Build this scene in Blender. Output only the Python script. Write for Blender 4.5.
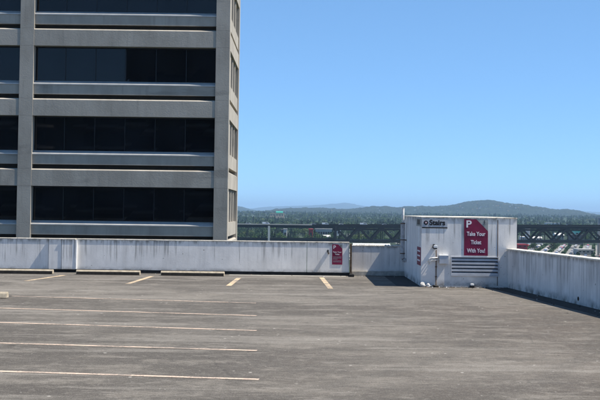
import bpy, bmesh, math, random
import numpy as np
from mathutils import Vector, Matrix, noise

for o in list(bpy.data.objects): bpy.data.objects.remove(o)
scene = bpy.context.scene
COL = scene.collection
R = math.radians

# ---------------------------------------------------------------- camera
F, CX, CY = 1150.0, 300.0, 200.0          # focal length and centre in pixels of the 600 x 400 photograph
H = 1.90
PITCH, ROLL, SH = 0.030, 0.013, -24.5
fw = Vector((0, math.cos(PITCH), math.sin(PITCH)))
u0 = Vector((0, -math.sin(PITCH), math.cos(PITCH)))
r0 = Vector((1, 0, 0))
rt = math.cos(ROLL) * r0 + math.sin(ROLL) * u0
up = math.cos(ROLL) * u0 - math.sin(ROLL) * r0
CAM = Vector((0, 0, H))
cd = bpy.data.cameras.new('camera')
cam = bpy.data.objects.new('camera', cd); COL.objects.link(cam)
cam.matrix_world = Matrix(((rt.x, up.x, -fw.x, CAM.x), (rt.y, up.y, -fw.y, CAM.y), (rt.z, up.z, -fw.z, CAM.z), (0, 0, 0, 1)))
cd.sensor_width = 36; cd.lens = 36 * F / 600; cd.shift_y = SH / 600
cd.clip_start = .1; cd.clip_end = 90000
scene.camera = cam

def ray(x, y):
    return rt * ((x - CX) / F) + up * ((CY - y + SH) / F) + fw
def at(x, y, Y):                           # the point seen at photo pixel (x, y) at depth Y
    d = ray(x, y); return CAM + d * (Y / d.y)
def G(x, y, z=0.0):                        # the point seen there on the level z
    d = ray(x, y); return CAM + d * ((z - H) / d.z)

# ---------------------------------------------------------------- sky, sun, exposure
SUN_EL, SUN_AZ = R(57), R(-7)              # azimuth measured from +X towards +Y
w = bpy.data.worlds.new('World'); scene.world = w; w.use_nodes = True
nt = w.node_tree; nt.nodes.clear()
sky = nt.nodes.new('ShaderNodeTexSky'); sky.sky_type = 'NISHITA'; sky.sun_disc = False
sky.sun_elevation = SUN_EL; sky.sun_rotation = R(90) - SUN_AZ
sky.altitude = 6000; sky.air_density = 1.0; sky.dust_density = 0.1; sky.ozone_density = 6
bg = nt.nodes.new('ShaderNodeBackground'); bg.inputs[1].default_value = 0.14
wo = nt.nodes.new('ShaderNodeOutputWorld')
tint = nt.nodes.new('ShaderNodeMix'); tint.data_type = 'RGBA'; tint.blend_type = 'MULTIPLY'; tint.inputs[0].default_value = 1
tint.inputs[7].default_value = (.86, 1.235, 1.50, 1); gam = nt.nodes.new('ShaderNodeGamma'); gam.inputs[1].default_value = .6; nt.links.new(sky.outputs[0], gam.inputs[0]); nt.links.new(gam.outputs[0], tint.inputs[6]); nt.links.new(tint.outputs[2], bg.inputs[0]); nt.links.new(bg.outputs[0], wo.inputs[0])
sd = bpy.data.lights.new('sun', 'SUN'); sd.energy = 4.7; sd.angle = R(.53); sd.color = (1, .93, .82)
sun = bpy.data.objects.new('sun', sd); COL.objects.link(sun)
sdir = Vector((math.cos(SUN_EL) * math.cos(SUN_AZ), math.cos(SUN_EL) * math.sin(SUN_AZ), math.sin(SUN_EL)))
sun.rotation_euler = sdir.to_track_quat('Z', 'Y').to_euler(); sun.location = (20, 0, 40)
scene.view_settings.view_transform = 'Standard'; scene.view_settings.look = 'None'
scene.view_settings.exposure = 0.82; scene.view_settings.gamma = 1; scene.view_settings.use_curve_mapping = False
scene.render.engine = 'CYCLES'
scene.render.resolution_x = 1024; scene.render.resolution_y = 683

# ---------------------------------------------------------------- materials
M = {}
class NG:
    def __init__(s, name):
        s.m = bpy.data.materials.new(name); s.m.use_nodes = True; s.t = s.m.node_tree
        s.b = s.t.nodes['Principled BSDF']; M[name] = s.m
        s.geo = s.t.nodes.new('ShaderNodeNewGeometry')
    def n(s, k, **kw):
        x = s.t.nodes.new(k)
        for a, b in kw.items(): setattr(x, a, b)
        return x
    def l(s, a, b): s.t.links.new(a, b)
    def pos(s, sc=(1, 1, 1), rot=0):
        m = s.n('ShaderNodeMapping'); m.inputs['Scale'].default_value = sc; m.inputs['Rotation'].default_value = (0, 0, rot)
        s.l(s.geo.outputs['Position'], m.inputs[0]); return m.outputs[0]
    def noise(s, sc=1, scale=(1, 1, 1), det=4, rough=.6, rot=0, dist=0):
        x = s.n('ShaderNodeTexNoise'); x.inputs['Scale'].default_value = sc; x.inputs['Detail'].default_value = det
        x.inputs['Roughness'].default_value = rough; x.inputs['Distortion'].default_value = dist
        s.l(s.pos(scale, rot), x.inputs['Vector']); return x.outputs[0]
    def ramp(s, v, a, b, lo=0., hi=1.):
        x = s.n('ShaderNodeMapRange'); x.interpolation_type = 'SMOOTHSTEP'
        x.inputs[1].default_value = a; x.inputs[2].default_value = b; x.inputs[3].default_value = lo; x.inputs[4].default_value = hi
        s.l(v, x.inputs[0]); return x.outputs[0]
    def math(s, op, a, b=None):
        x = s.n('ShaderNodeMath', operation=op)
        for i, v in enumerate((a, b)):
            if v is None: continue
            if isinstance(v, (int, float)): x.inputs[i].default_value = v
            else: s.l(v, x.inputs[i])
        return x.outputs[0]
    def mix(s, f, a, b, mode='MIX'):
        x = s.n('ShaderNodeMix', data_type='RGBA', blend_type=mode)
        for i, v in ((0, f), (6, a), (7, b)):
            if isinstance(v, (int, float)): x.inputs[i].default_value = v
            elif isinstance(v, tuple): x.inputs[i].default_value = (*v, 1)
            else: s.l(v, x.inputs[i])
        return x.outputs[2]
    def z(s):
        x = s.n('ShaderNodeSeparateXYZ'); s.l(s.geo.outputs['Position'], x.inputs[0]); return x.outputs[2]
    def col(s, c): s.l(c, s.b.inputs['Base Color']) if not isinstance(c, tuple) else setattr(s.b.inputs['Base Color'], 'default_value', (*c, 1))
    def bump(s, h, d=.01, st=.6):
        x = s.n('ShaderNodeBump'); x.inputs['Distance'].default_value = d; x.inputs['Strength'].default_value = st
        s.l(h, x.inputs['Height']); s.l(x.outputs[0], s.b.inputs['Normal'])
    def rough(s, v, spec=.3):
        s.b.inputs['Roughness'].default_value = v; s.b.inputs['Specular IOR Level'].default_value = spec

def simple(name, c, rough=.7, var=.15, sc=3, metal=0, spec=.3, bump=0):
    g = NG(name); n = g.noise(sc, det=5)
    g.col(g.mix(g.ramp(n, .3, .7), tuple(v * (1 - var) for v in c), tuple(min(1, v * (1 + var)) for v in c)))
    g.rough(rough, spec); g.b.inputs['Metallic'].default_value = metal
    if bump: g.bump(g.noise(sc * 8), bump)
    return g.m

def painted_wall(name, base, top, dark=.55, dens=.5, freq=1.0):
    """white painted concrete, stained by runs of dirt that start under the coping"""
    g = NG(name)
    z = g.z()
    hgt = g.ramp(z, top - 1.0, top, 0.0, 1.0)
    reach = g.noise(2.3 * freq, (1, 1, .02), det=2)                    # how far down each run gets
    fine = g.noise(12 * freq, (1, 1, .02), det=4, rough=.75)
    wide = g.noise(2.6 * freq, (1, 1, .05), det=5, rough=.7)
    mask = g.ramp(g.math('ADD', hgt, g.math('MULTIPLY', reach, 1.5)), 1.0, 1.45)
    run = g.math('MULTIPLY', g.ramp(fine, .51 + (.5 - dens) * .12, .62 + (.5 - dens) * .12), mask)
    bl = g.math('MULTIPLY', g.ramp(wide, .46, .62), .42 * dens)
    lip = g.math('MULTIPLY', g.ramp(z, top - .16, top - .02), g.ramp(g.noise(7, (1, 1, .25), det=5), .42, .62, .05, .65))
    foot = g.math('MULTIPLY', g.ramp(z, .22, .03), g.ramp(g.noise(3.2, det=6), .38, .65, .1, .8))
    c = g.mix(g.ramp(g.noise(1.6, (1, 1, .7), det=7, rough=.7), .32, .68), tuple(v * .84 for v in base), base)
    c = g.mix(g.math('MULTIPLY', g.ramp(g.noise(24, det=5, rough=.8), .5, .8), .4), c, tuple(v * .70 for v in base))
    c = g.mix(g.math('MULTIPLY', g.ramp(g.noise(1.3, (1, 1, .25), det=5), .60, .75), .35), c, (.42, .35, .25))
    c = g.mix(bl, c, (.27, .26, .245))
    c = g.mix(g.math('MULTIPLY', run, dark), c, (.08, .077, .07))
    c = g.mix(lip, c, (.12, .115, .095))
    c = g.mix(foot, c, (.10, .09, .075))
    chip = g.ramp(g.noise(11, det=3), .70, .73)
    c = g.mix(g.math('MULTIPLY', chip, .85), c, (.16, .13, .11))
    g.col(c); g.rough(.75); g.bump(g.noise(30, det=6), .003)
    return g.m

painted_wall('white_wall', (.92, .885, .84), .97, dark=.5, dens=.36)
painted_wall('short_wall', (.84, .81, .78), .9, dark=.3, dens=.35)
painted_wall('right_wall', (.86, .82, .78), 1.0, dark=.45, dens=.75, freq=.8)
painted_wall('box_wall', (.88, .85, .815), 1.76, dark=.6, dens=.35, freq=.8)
g = NG('coping_white')
c = g.mix(g.ramp(g.noise(3, det=8, rough=.7), .40, .62), (.80, .75, .66), (.60, .55, .46))
c = g.mix(g.math('MULTIPLY', g.ramp(g.noise(7, det=6, rough=.8), .54, .62), .75), c, (.16, .14, .11))
g.col(c); g.rough(.8); g.bump(g.noise(18, det=6), .01)
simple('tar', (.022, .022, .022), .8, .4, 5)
simple('kerb_concrete', (.42, .40, .36), .85, .2, 9, bump=.004)
simple('stop_top', (.42, .36, .27), .85, .22, 8, bump=.004)
simple('stop_grime', (.012, .011, .01), .85, .5, 10)
simple('louver_metal', (.52, .54, .58), .5, .08, 5, .1, .5)
simple('black', (.012, .012, .013), .8, .2)
simple('white_paint', (.78, .78, .76), .5, .08, 8)
simple('pipe_white', (.70, .69, .66), .5, .15, 8)
simple('duct_grey', (.46, .46, .47), .6, .25, 8)
simple('box_grey', (.50, .52, .56), .45, .1, 8, .2, .5)
simple('lamp_dark', (.05, .05, .05), .5)
simple('rust', (.13, .085, .055), .85, .4, 14)
simple('sign_maroon', (.19, .014, .052), .5, .22, 3)
simple('sign_grey', (.33, .34, .33), .55, .15, 6)
simple('sign_pale', (.42, .44, .47), .6, .1, 6)
simple('sign_black', (.012, .012, .014), .6, .1)
simple('sign_white', (.80, .76, .78), .55, .08, 9)
simple('sign_red', (.30, .02, .03), .55)
simple('rubble', (.55, .53, .5), .9, .35, 20)

# deck: weathered asphalt coat: blotches, worn pale patches, tyre dirt, grit
g = NG('asphalt')
big = g.noise(.16, (.8, 1.2, 1), det=6, rough=.6)
mid = g.noise(1.3, (.6, 1.1, 1), det=9, rough=.72, rot=R(6))
mid2 = g.noise(3.4, (.5, 1.0, 1), det=9, rough=.75, rot=R(-7))
blot = g.noise(.62, (.8, 1.1, 1), det=10, rough=.68)
fine = g.noise(13, (.8, 1, 1), det=8, rough=.8)
grain = g.noise(60, det=4, rough=.85)
sx = g.n('ShaderNodeSeparateXYZ'); g.l(g.geo.outputs['Position'], sx.inputs[0])
wob = g.math('MULTIPLY', g.math('SUBTRACT', g.noise(.6, det=6), .5), 2.6)
bay = g.math('MULTIPLY', g.ramp(g.math('ADD', sx.outputs[1], wob), 24.6, 22.8), g.ramp(g.math('ADD', sx.outputs[0], wob), .3, -1.2))   # dirtier where cars park
lane = g.ramp(g.math('ABSOLUTE', g.math('SUBTRACT', g.math('ADD', sx.outputs[1], g.math('MULTIPLY', wob, .8)), 26.5)), 3.4, 1.2)          # worn pale driving lane
right = g.ramp(g.math('ADD', sx.outputs[0], wob), .5, 4.5)
c = g.mix(g.ramp(big, .42, .58), (.060, .050, .041), (.170, .154, .134))
c = g.mix(g.math('MULTIPLY', right, .45), c, (.085, .062, .046))
c = g.mix(g.math('MULTIPLY', bay, .45), c, (.060, .056, .052))
c = g.mix(g.math('MULTIPLY', lane, .45), c, (.20, .185, .165))
c = g.mix(g.math('MULTIPLY', g.ramp(mid, .50, .60), .55), c, (.25, .228, .198))
for cx_, cy_, rad_, amt_ in ((-14, 22.5, 17.5, .40), (-14, 22.5, 19.2, .40), (18, 12, 21.5, .35), (18, 12, 23.1, .35), (4, -10, 26, .30), (4, -10, 27.6, .30)):   # tyre paths
    dv = g.n('ShaderNodeVectorMath', operation='DISTANCE'); g.l(g.pos((1, 1, 0)), dv.inputs[0]); dv.inputs[1].default_value = (cx_, cy_, 0)
    band = g.ramp(g.math('ABSOLUTE', g.math('SUBTRACT', g.math('ADD', dv.outputs['Value'], g.math('MULTIPLY', wob, .12)), rad_)), .22, .06)
    c = g.mix(g.math('MULTIPLY', g.math('MULTIPLY', band, g.ramp(fine, .40, .55, .3, 1)), amt_), c, (.040, .036, .032))
stre = g.noise(.55, (.22, 1.5, 1), det=9, rough=.68, rot=R(-3))
c = g.mix(g.math('MULTIPLY', g.ramp(stre, .535, .60), .55), c, (.29, .272, .245))
c = g.mix(g.math('MULTIPLY', g.ramp(stre, .46, .39), .50), c, (.055, .048, .042))
c = g.mix(g.math('MULTIPLY', g.ramp(mid2, .53, .62), .45), c, (.30, .28, .25))
c = g.mix(g.math('MULTIPLY', g.ramp(blot, .52, .61), .62), c, (.050, .043, .037))
c = g.mix(g.math('MULTIPLY', g.ramp(g.noise(4.2, (.6, 1, 1), det=10, rough=.75, rot=R(12)), .54, .63), .5), c, (.045, .040, .035))
c = g.mix(g.math('MULTIPLY', g.ramp(fine, .50, .62), .4), c, (.28, .262, .235))
c = g.mix(g.math('MULTIPLY', g.ramp(fine, .50, .38), .45), c, (.040, .036, .033))
c = g.mix(g.ramp(grain, .36, .64), g.mix(.45, c, (.028, .026, .023)), g.mix(.22, c, (.42, .40, .37)))
v = g.n('ShaderNodeTexVoronoi', feature='DISTANCE_TO_EDGE'); v.inputs['Scale'].default_value = .28
wn = g.n('ShaderNodeTexNoise'); wn.inputs['Scale'].default_value = 2.3; wn.inputs['Detail'].default_value = 8
g.l(g.pos(), wn.inputs['Vector'])
vm = g.n('ShaderNodeMix', data_type='VECTOR'); vm.inputs[0].default_value = .12
g.l(g.pos(), vm.inputs[4]); g.l(wn.outputs[1], vm.inputs[5]); g.l(vm.outputs[1], v.inputs['Vector'])
crack = g.math('MULTIPLY', g.ramp(v.outputs['Distance'], .0035, .001), g.ramp(g.noise(.5), .50, .58))
c = g.mix(g.math('MULTIPLY', crack, .25), c, (.03, .028, .026))
for sc_, r0_, r1_, colr, amt, nz in ((3.2, .085, .05, (.55, .53, .49), .8, .50), (6.1, .09, .05, (.45, .43, .40), .7, .52), (1.3, .12, .03, (.03, .028, .026), .7, .50), (2.1, .06, .03, (.02, .02, .02), .8, .47)):
    v2 = g.n('ShaderNodeTexVoronoi'); v2.inputs['Scale'].default_value = sc_; g.l(g.pos((1, 1, 0)), v2.inputs['Vector'])
    sp = g.math('MULTIPLY', g.ramp(v2.outputs['Distance'], r0_, r1_), g.ramp(g.noise(sc_ * .37), nz, nz + .04))
    c = g.mix(g.math('MULTIPLY', sp, amt), c, colr)
c = g.mix(1.0, c, (.92, .905, .885), "MULTIPLY")
g.col(c); g.rough(.85, .2); g.bump(g.math('ADD', grain, g.math('MULTIPLY', fine, .6)), .010, .6)

def line_paint(name, col):
    g = NG(name)
    worn = g.ramp(g.math('ADD', g.math('MULTIPLY', g.noise(26, det=5, rough=.8), .6), g.math('MULTIPLY', g.noise(2.2), .4)), .47, .56)
    g.col(g.mix(g.math('MULTIPLY', worn, .85), col, (.17, .155, .14))); g.rough(.75)
line_paint("line_cream", (.60, .46, .36))
line_paint('line_yellow', (.60, .45, .28))

# building
g = NG('building_concrete')
c = g.mix(g.ramp(g.noise(.9, (1, 1, .5), det=6), .3, .7), (.33, .30, .255), (.43, .395, .34))
c = g.mix(g.math('MULTIPLY', g.ramp(g.noise(3.2, (1, 1, .08), det=4), .52, .75), .4), c, (.20, .185, .16))
c = g.mix(g.math('MULTIPLY', g.ramp(g.noise(.55, (.35, 1, 1.6), det=6), .58, .68), .45), c, (.17, .16, .14))
c = g.mix(g.math('MULTIPLY', g.noise(18, det=4), .3), c, (.22, .205, .18))
g.col(c); g.rough(.85); g.bump(g.noise(12, det=6), .01)
simple('sill_metal', (.46, .455, .44), .4, .1, 2, .2, .5)
simple('frame_dark', (.010, .011, .013), .4, .1, 2, .3, .5)
simple('slot_dark', (.035, .03, .024), .9)
g = NG('window_glass')
g.col(g.mix(g.ramp(g.noise(.35, det=2), .35, .65), (.002, .002, .003), (.006, .007, .010)))
g.rough(.02, .5); g.b.inputs['IOR'].default_value = 1.40

# beyond
simple('bridge_steel', (.007, .009, .010), .7, .25, .2)
simple('bridge_concrete', (.46, .42, .36), .85, .12, .1)
simple('bridge_pier', (.48, .47, .44), .85, .12, .1)
g = NG('city_ground')
n1 = g.noise(.012, det=6); n2 = g.noise(.05, det=4)
c = g.mix(g.ramp(n1, .42, .58), (.014, .028, .008), (.032, .046, .018))
c = g.mix(g.math('MULTIPLY', g.ramp(n2, .64, .69), .6), c, (.12, .115, .10))
g.col(c); g.rough(.95)
g = NG('hill_forest')
n1 = g.noise(.004, det=8, rough=.7); n2 = g.noise(.016, det=8, rough=.8)
c = g.mix(g.ramp(n2, .38, .62), (.004, .010, .007), (.018, .032, .018))
c = g.mix(g.math('MULTIPLY', g.ramp(n1, .60, .70), .3), c, (.09, .09, .07))
g.col(c); g.rough(.95)
simple('lot_asphalt', (.20, .195, .185), .9, .2, .05)
for i, cc in enumerate([(.020, .052, .010), (.042, .085, .014), (.010, .030, .012), (.085, .115, .028)]):
    simple('leaf_%s' % ('mid', 'bright', 'conifer', 'pale')[i], cc, .8, .35, .3)
simple('bark', (.06, .045, .035), .9)
simple('roof_white', (.52, .51, .49), .6, .06, .1)
simple('roof_grey', (.24, .24, .24), .8, .15, .1)
simple('roof_teal', (.03, .33, .26), .6, .1, .1)
simple('roof_dark', (.06, .06, .065), .8, .15, .1)
simple('house_tan', (.48, .36, .24), .8, .1, .1)
simple('house_white', (.50, .49, .46), .8, .06, .1)
simple('house_grey', (.33, .33, .32), .8, .1, .1)
simple('house_red', (.30, .02, .025), .7, .1, .1)
simple('house_teal', (.18, .50, .42), .7, .1, .1)
simple('house_brick', (.22, .09, .06), .8, .1, .1)
simple('tower_concrete', (.10, .10, .10), .8, .2, .3)
CARC = {'white': (.78, .78, .78), 'silver': (.42, .43, .45), 'black': (.02, .02, .022), 'red': (.38, .02, .02), 'blue': (.04, .08, .22), 'grey': (.14, .14, .15)}
for k, v_ in CARC.items(): simple('car_' + k, v_, .3, .02, 1, 0, .5)
simple('car_glass', (.015, .018, .02), .1, .1, 1, 0, .5)
simple('tyre', (.02, .02, .02), .9)

# ---------------------------------------------------------------- mesh helpers
class MB:
    def __init__(s): s.bm = bmesh.new(); s.mi = 0
    def _f(s, vs):
        f = s.bm.faces.new(vs); f.material_index = s.mi; return f
    def hexa(s, p):                        # 8 corners: bottom loop (ccw) then top loop
        v = [s.bm.verts.new(q) for q in p]
        for f in ((3, 2, 1, 0), (4, 5, 6, 7), (0, 1, 5, 4), (1, 2, 6, 5), (2, 3, 7, 6), (3, 0, 4, 7)): s._f([v[i] for i in f])
        return s
    def box(s, x0, x1, y0, y1, z0, z1):
        return s.hexa([(x0, y0, z0), (x1, y0, z0), (x1, y1, z0), (x0, y1, z0), (x0, y0, z1), (x1, y0, z1), (x1, y1, z1), (x0, y1, z1)])
    def prism(s, poly, vec):               # polygon (list of 3-d points) swept along vec
        vec = Vector(vec)
        a = [s.bm.verts.new(p) for p in poly]; b = [s.bm.verts.new(Vector(p) + vec) for p in poly]
        s._f(a[::-1]); s._f(b)
        for i in range(len(a)):
            j = (i + 1) % len(a); s._f([a[i], a[j], b[j], b[i]])
        return s
    def bar(s, a, b, w, h=None):
        a = Vector(a); b = Vector(b); h = h or w
        d = (b - a).normalized(); q = Vector((0, 0, 1)) if abs(d.z) < .95 else Vector((0, 1, 0))
        x = d.cross(q).normalized() * w / 2; y = x.cross(d).normalized() * h / 2
        return s.hexa([a - x - y, a + x - y, b + x - y, b - x - y, a - x + y, a + x + y, b + x + y, b - x + y])
    def tube(s, pts, r, n=10):
        pts = [Vector(p) for p in pts]; rings = []
        for i, p in enumerate(pts):
            d = (pts[min(i + 1, len(pts) - 1)] - pts[max(i - 1, 0)]).normalized()
            q = Vector((0, 0, 1)) if abs(d.z) < .9 else Vector((0, 1, 0))
            x = d.cross(q).normalized(); y = x.cross(d).normalized()
            rr = r[i] if isinstance(r, (list, tuple)) else r
            rings.append([s.bm.verts.new(p + (x * math.cos(2 * math.pi * k / n) + y * math.sin(2 * math.pi * k / n)) * rr) for k in range(n)])
        for a, b in zip(rings, rings[1:]):
            for k in range(n): s._f([a[k], a[(k + 1) % n], b[(k + 1) % n], b[k]])
        s._f(rings[0][::-1]); s._f(rings[-1]); return s
    def build(s, name, mats, parent=None, bevel=0, smooth=False):
        bmesh.ops.recalc_face_normals(s.bm, faces=s.bm.faces)
        if bevel: bmesh.ops.bevel(s.bm, geom=list(s.bm.edges), offset=bevel, segments=2, affect='EDGES', clamp_overlap=True)
        me = bpy.data.meshes.new(name); s.bm.to_mesh(me); s.bm.free()
        for m in (mats if isinstance(mats, (list, tuple)) else [mats]): me.materials.append(M[m])
        if smooth: me.shade_smooth()
        o = bpy.data.objects.new(name, me); COL.objects.link(o)
        if parent:
            o.parent = parent
            root = parent
            while root.parent: root = root.parent
            L = Vector(root.location)
            if parent is root: me.transform(Matrix.Translation(-L))
            else: me.transform(Matrix.Translation(-L))
        return o
def tag(o, label=None, cat=None, group=None, kind=None):
    if label: o['label'] = label
    if cat: o['category'] = cat
    if group: o['group'] = group
    if kind: o['kind'] = kind
    return o
def thing(name, label, cat, loc=(0, 0, 0), group=None):
    o = bpy.data.objects.new(name, None); COL.objects.link(o); o.location = loc; o.empty_display_size = .3
    return tag(o, label, cat, group)
def copy_tree(o, parent=None):
    c = o.copy(); COL.objects.link(c); c.parent = parent
    for ch in [x for x in bpy.data.objects if x.parent == o]: copy_tree(ch, c)
    return c
def text_mesh(name, body, mat, loc, w, h, parent, rotz=0, bold=.0, align='CENTER', thick=.003):
    """flat lettering standing on a vertical face, w wide, h cap height, bottom centre at loc"""
    cu = bpy.data.curves.new(name, 'FONT'); cu.body = body; cu.align_x = align; cu.size = 1; cu.offset = bold; cu.extrude = .001
    t = bpy.data.objects.new('tmp', cu); COL.objects.link(t)
    dg = bpy.context.evaluated_depsgraph_get(); dg.update()
    me = bpy.data.meshes.new_from_object(t.evaluated_get(dg)); bpy.data.objects.remove(t)
    co = np.empty(len(me.vertices) * 3); me.vertices.foreach_get('co', co); co = co.reshape(-1, 3)
    x0, x1 = co[:, 0].min(), co[:, 0].max(); caph = .69
    sx = w / (x1 - x0); sy = h / caph
    co[:, 0] = (co[:, 0] - (x0 + x1) / 2) * sx; co[:, 1] *= sy; co[:, 2] = co[:, 2] / .001 * thick / 2
    out = np.stack([co[:, 0], -co[:, 2], co[:, 1]], 1)
    c_, s_ = math.cos(rotz), math.sin(rotz)
    L = Vector(loc)
    X = out[:, 0] * c_ - out[:, 1] * s_ + L.x; Y = out[:, 0] * s_ + out[:, 1] * c_ + L.y; Z = out[:, 2] + L.z
    me.vertices.foreach_set('co', np.stack([X, Y, Z], 1).ravel()); me.update()
    me.materials.clear(); me.materials.append(M[mat]); me.name = name
    o = bpy.data.objects.new(name, me); COL.objects.link(o)
    if parent:
        root = parent
        while root.parent: root = root.parent
        me.transform(Matrix.Translation(-Vector(root.location))); o.parent = parent
    return o

# ================================================================ STRUCTURE: the parking deck
YB = 33.55                                    # inner face of the back parapet
A = G(421, 286.8); YF = A.y; XA = A.x         # front left foot of the stair housing
C1 = at(507.3, 288, YF); C1.z = 0; C2 = G(600, 310.2)
wd = (C2 - C1).normalized(); C3 = C1 + wd * 46      # right wall runs on past the camera
wn_ = Vector((-wd.y, wd.x, 0)); wn_ = wn_ if wn_.x > 0 else -wn_   # outward
XR = at(516.7, 250, YF).x
deck = MB()
poly = [(-26, -14, -29), (C3.x + .3, -14, -29), (C1.x + .3, YF + .2, -29), (XR, 34.6, -29), (-26, 34.6, -29)]
deck.prism(poly, (0, 0, 29)); tag(deck.build('parking_deck', 'asphalt'), kind='structure')

def strip(name, p, q, wdt, mat, z=.004, label=None):
    p = Vector((p[0], p[1], 0)); q = Vector((q[0], q[1], 0)); d = (q - p).normalized(); n = Vector((-d.y, d.x, 0)) * wdt / 2
    m = MB(); v = [m.bm.verts.new(a + Vector((0, 0, z))) for a in (p - n, q - n, q + n, p + n)]; m._f(v)
    return tag(m.build(name, mat), kind='structure')
# five long stall lines on the left, one more nearer the camera
ends = [((12, 296.2), (256, 303.2)), ((0, 308.2), (256.5, 315.8)), ((0, 322.6), (256.5, 330.8)), ((0, 343.2), (257, 350.8)), ((0, 371.5), (259, 379.7))]
for i, (a, b) in enumerate(ends):
    p, q = G(*a), G(*b)
    if i: p = q + (p - q).normalized() * 5.4
    strip('parking_line', p, q, .095, 'line_cream')
p, q = G(0, 371.5), G(259, 379.7); d = (p - q).normalized(); off = Vector((.02, -2.62, 0))
strip('parking_line', q + off, q + off + d * 5.4, .105, 'line_cream')
for a, b in [((26, 281.0), (64.5, 275.3)), ((127.6, 284), (152, 276.4)), ((228.5, 286), (239, 278)), ((330.5, 288.6), (321.5, 277.6))]:
    strip('parking_line', G(*a), G(*b), .13, 'line_yellow')
YS_ = YB + .3
# tar seams along the foot of the walls, two widened to deepen shadows
strip('tar_shade_strip', (-26, YB - .05), (G(349, 277).x, YB - .05), .14, 'tar', .003)
strip('tar_shade_strip', (XA - .3, YF + .3), (XA - .3, YS_ - .12), .6, 'tar', .005)  # seam widened into a dark band that deepens the housing's shadow
strip('tar_shade_strip', (XA + .1, YF - .07), (XR - .25, YF - .07), .17, 'tar', .003)
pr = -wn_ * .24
strip('tar_shade_strip', C1 + pr, C3 + pr, .48, 'tar', .006)  # seam widened to blacken the shadow cast by the right wall
# pale cement patch strip in front of the back parapet
strip('cement_strip', (G(228, 276).x, YB - .33), (G(346, 277).x, YB - .30), .26, 'kerb_concrete', .005)

# ================================================================ back parapet
def px(x, Y): return at(x, 250, Y).x
pw = thing('parapet_wall', 'long white concrete parapet with dark rain streaks along the back of the deck', 'parapet wall', (-5, YB, 0))
zt = .950
xs = [-26, px(49, YB), px(62, YB), px(76, YB), px(307, YB), px(349.5, YB)]
outs = [0, .06, .075, 0, 0]
for i in range(5):
    x0, x1, o_ = xs[i] + .006, xs[i + 1] - .006, outs[i]
    MB().box(x0, x1, YB - o_, YB + .2, .09, zt).build('wall_panel', 'white_wall', pw, bevel=.006)
    MB().box(x0 - .003, x1 + .003, YB - o_ - .012, YB + .215, zt + .001, zt + .033).build('coping', 'coping_white', pw, bevel=.006)
MB().box(-26, xs[5] + .02, YB + .004, YB + .19, .0, .088).build('footing', 'tar', pw)
# white strip painted in for the sunlit end of the slightly proud panel
MB().box(xs[3] - .004, xs[3] + .034, YB - .085, YB - .001, .10, zt - .004).build('lit_edge', 'white_paint', pw)
# joint post in the seam beside the short wall
ps = thing('joint_post', 'dark narrow seam post between the long parapet and the lower short wall', 'post', (xs[5] + .05, YB, 0))
MB().box(xs[5] + .022, xs[5] + .07, YB - .03, YB + .2, 0, .93).build('post', 'rust', ps)
MB().box(xs[5] - .01, xs[5] + .12, YB - .55, YB - .04, 0, .07).build('shade_block', 'tar', ps, bevel=.01)  # dark block put in for the shadow at the foot of the seam

sw = thing('short_parapet', 'lower short grey white wall between the long parapet and the stair housing', 'parapet wall', (xs[5] + 1, YB + .35, 0))
YS = YB + .3
MB().box(xs[5] + .08, XA + .12, YS, YS + .18, .13, .86).build('wall_panel', 'short_wall', sw, bevel=.006)
MB().box(xs[5] + .075, XA + .11, YS - .015, YS + .2, .861, .885).build('coping', 'coping_white', sw, bevel=.005)
MB().box(xs[5] + .08, XA + .1, YS - .10, YS + .17, .0, .128).build('kerb', 'kerb_concrete', sw, bevel=.01)
m = MB(); random.seed(3)
for k in range(120):
    x = random.uniform(xs[5] + .2, XA - .1); y = YS + random.uniform(.01, .17); r_ = random.uniform(.008, .026)
    z = .886; m.hexa([(x - r_, y - r_, z), (x + r_, y - r_ * .7, z), (x + r_ * .8, y + r_, z), (x - r_, y + r_, z), (x - r_ * .5, y - r_ * .3, z + r_), (x + r_ * .4, y - r_ * .4, z + r_ * 1.3), (x + r_ * .3, y + r_ * .4, z + r_), (x - r_ * .4, y + r_ * .3, z + r_ * .8)])
tag(m.build('moss', 'rubble'), 'dry moss and grit lying along the top of the short wall', 'debris', kind='stuff')

# ================================================================ right parapet
rw = thing('side_parapet', 'long white parapet with close dark vertical streaks running down the right side', 'parapet wall', tuple(C2))
m = MB(); t = wn_ * .24
zl, zr = .955, .99
def wpt(s, o, z): p_ = C1 + wd * s + wn_ * o; return (p_.x, p_.y, z)
Lw = 46
m.hexa([wpt(.01, 0, 0), wpt(Lw, 0, 0), wpt(Lw, .24, 0), wpt(.01, .24, 0), wpt(.01, 0, zl), wpt(Lw, 0, zr + .05), wpt(Lw, .24, zr + .05), wpt(.01, .24, zl)])
m.build('wall_panel', 'right_wall', rw)
m = MB(); m.hexa([wpt(.005, -.03, zl + .002), wpt(Lw, -.03, zr + .052), wpt(Lw, .27, zr + .052), wpt(.005, .27, zl + .002), wpt(.005, -.03, zl + .037), wpt(Lw, -.03, zr + .087), wpt(Lw, .27, zr + .087), wpt(.005, .27, zl + .037)])
m.build('coping', 'coping_white', rw, bevel=.008)
# small drain hole with a stain in the right wall
q = G(579, 305); q = C1 + wd * (q - C1).dot(wd)
ds = thing('scupper', 'small dark scupper hole low in the streaked right wall', 'drain hole', (q.x, q.y, .12))
m = MB(); p_ = q - wn_ * .008
m.tube([(p_.x, p_.y, .13), (p_.x + wn_.x * .02, p_.y + wn_.y * .02, .13)], .045, 12); m.build('rim', 'rust', ds)
p_ = q - wn_ * .012
m = MB(); m.tube([(p_.x, p_.y, .13), (p_.x + wn_.x * .01, p_.y + wn_.y * .01, .13)], .03, 12); m.build('hole', 'black', ds)

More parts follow.
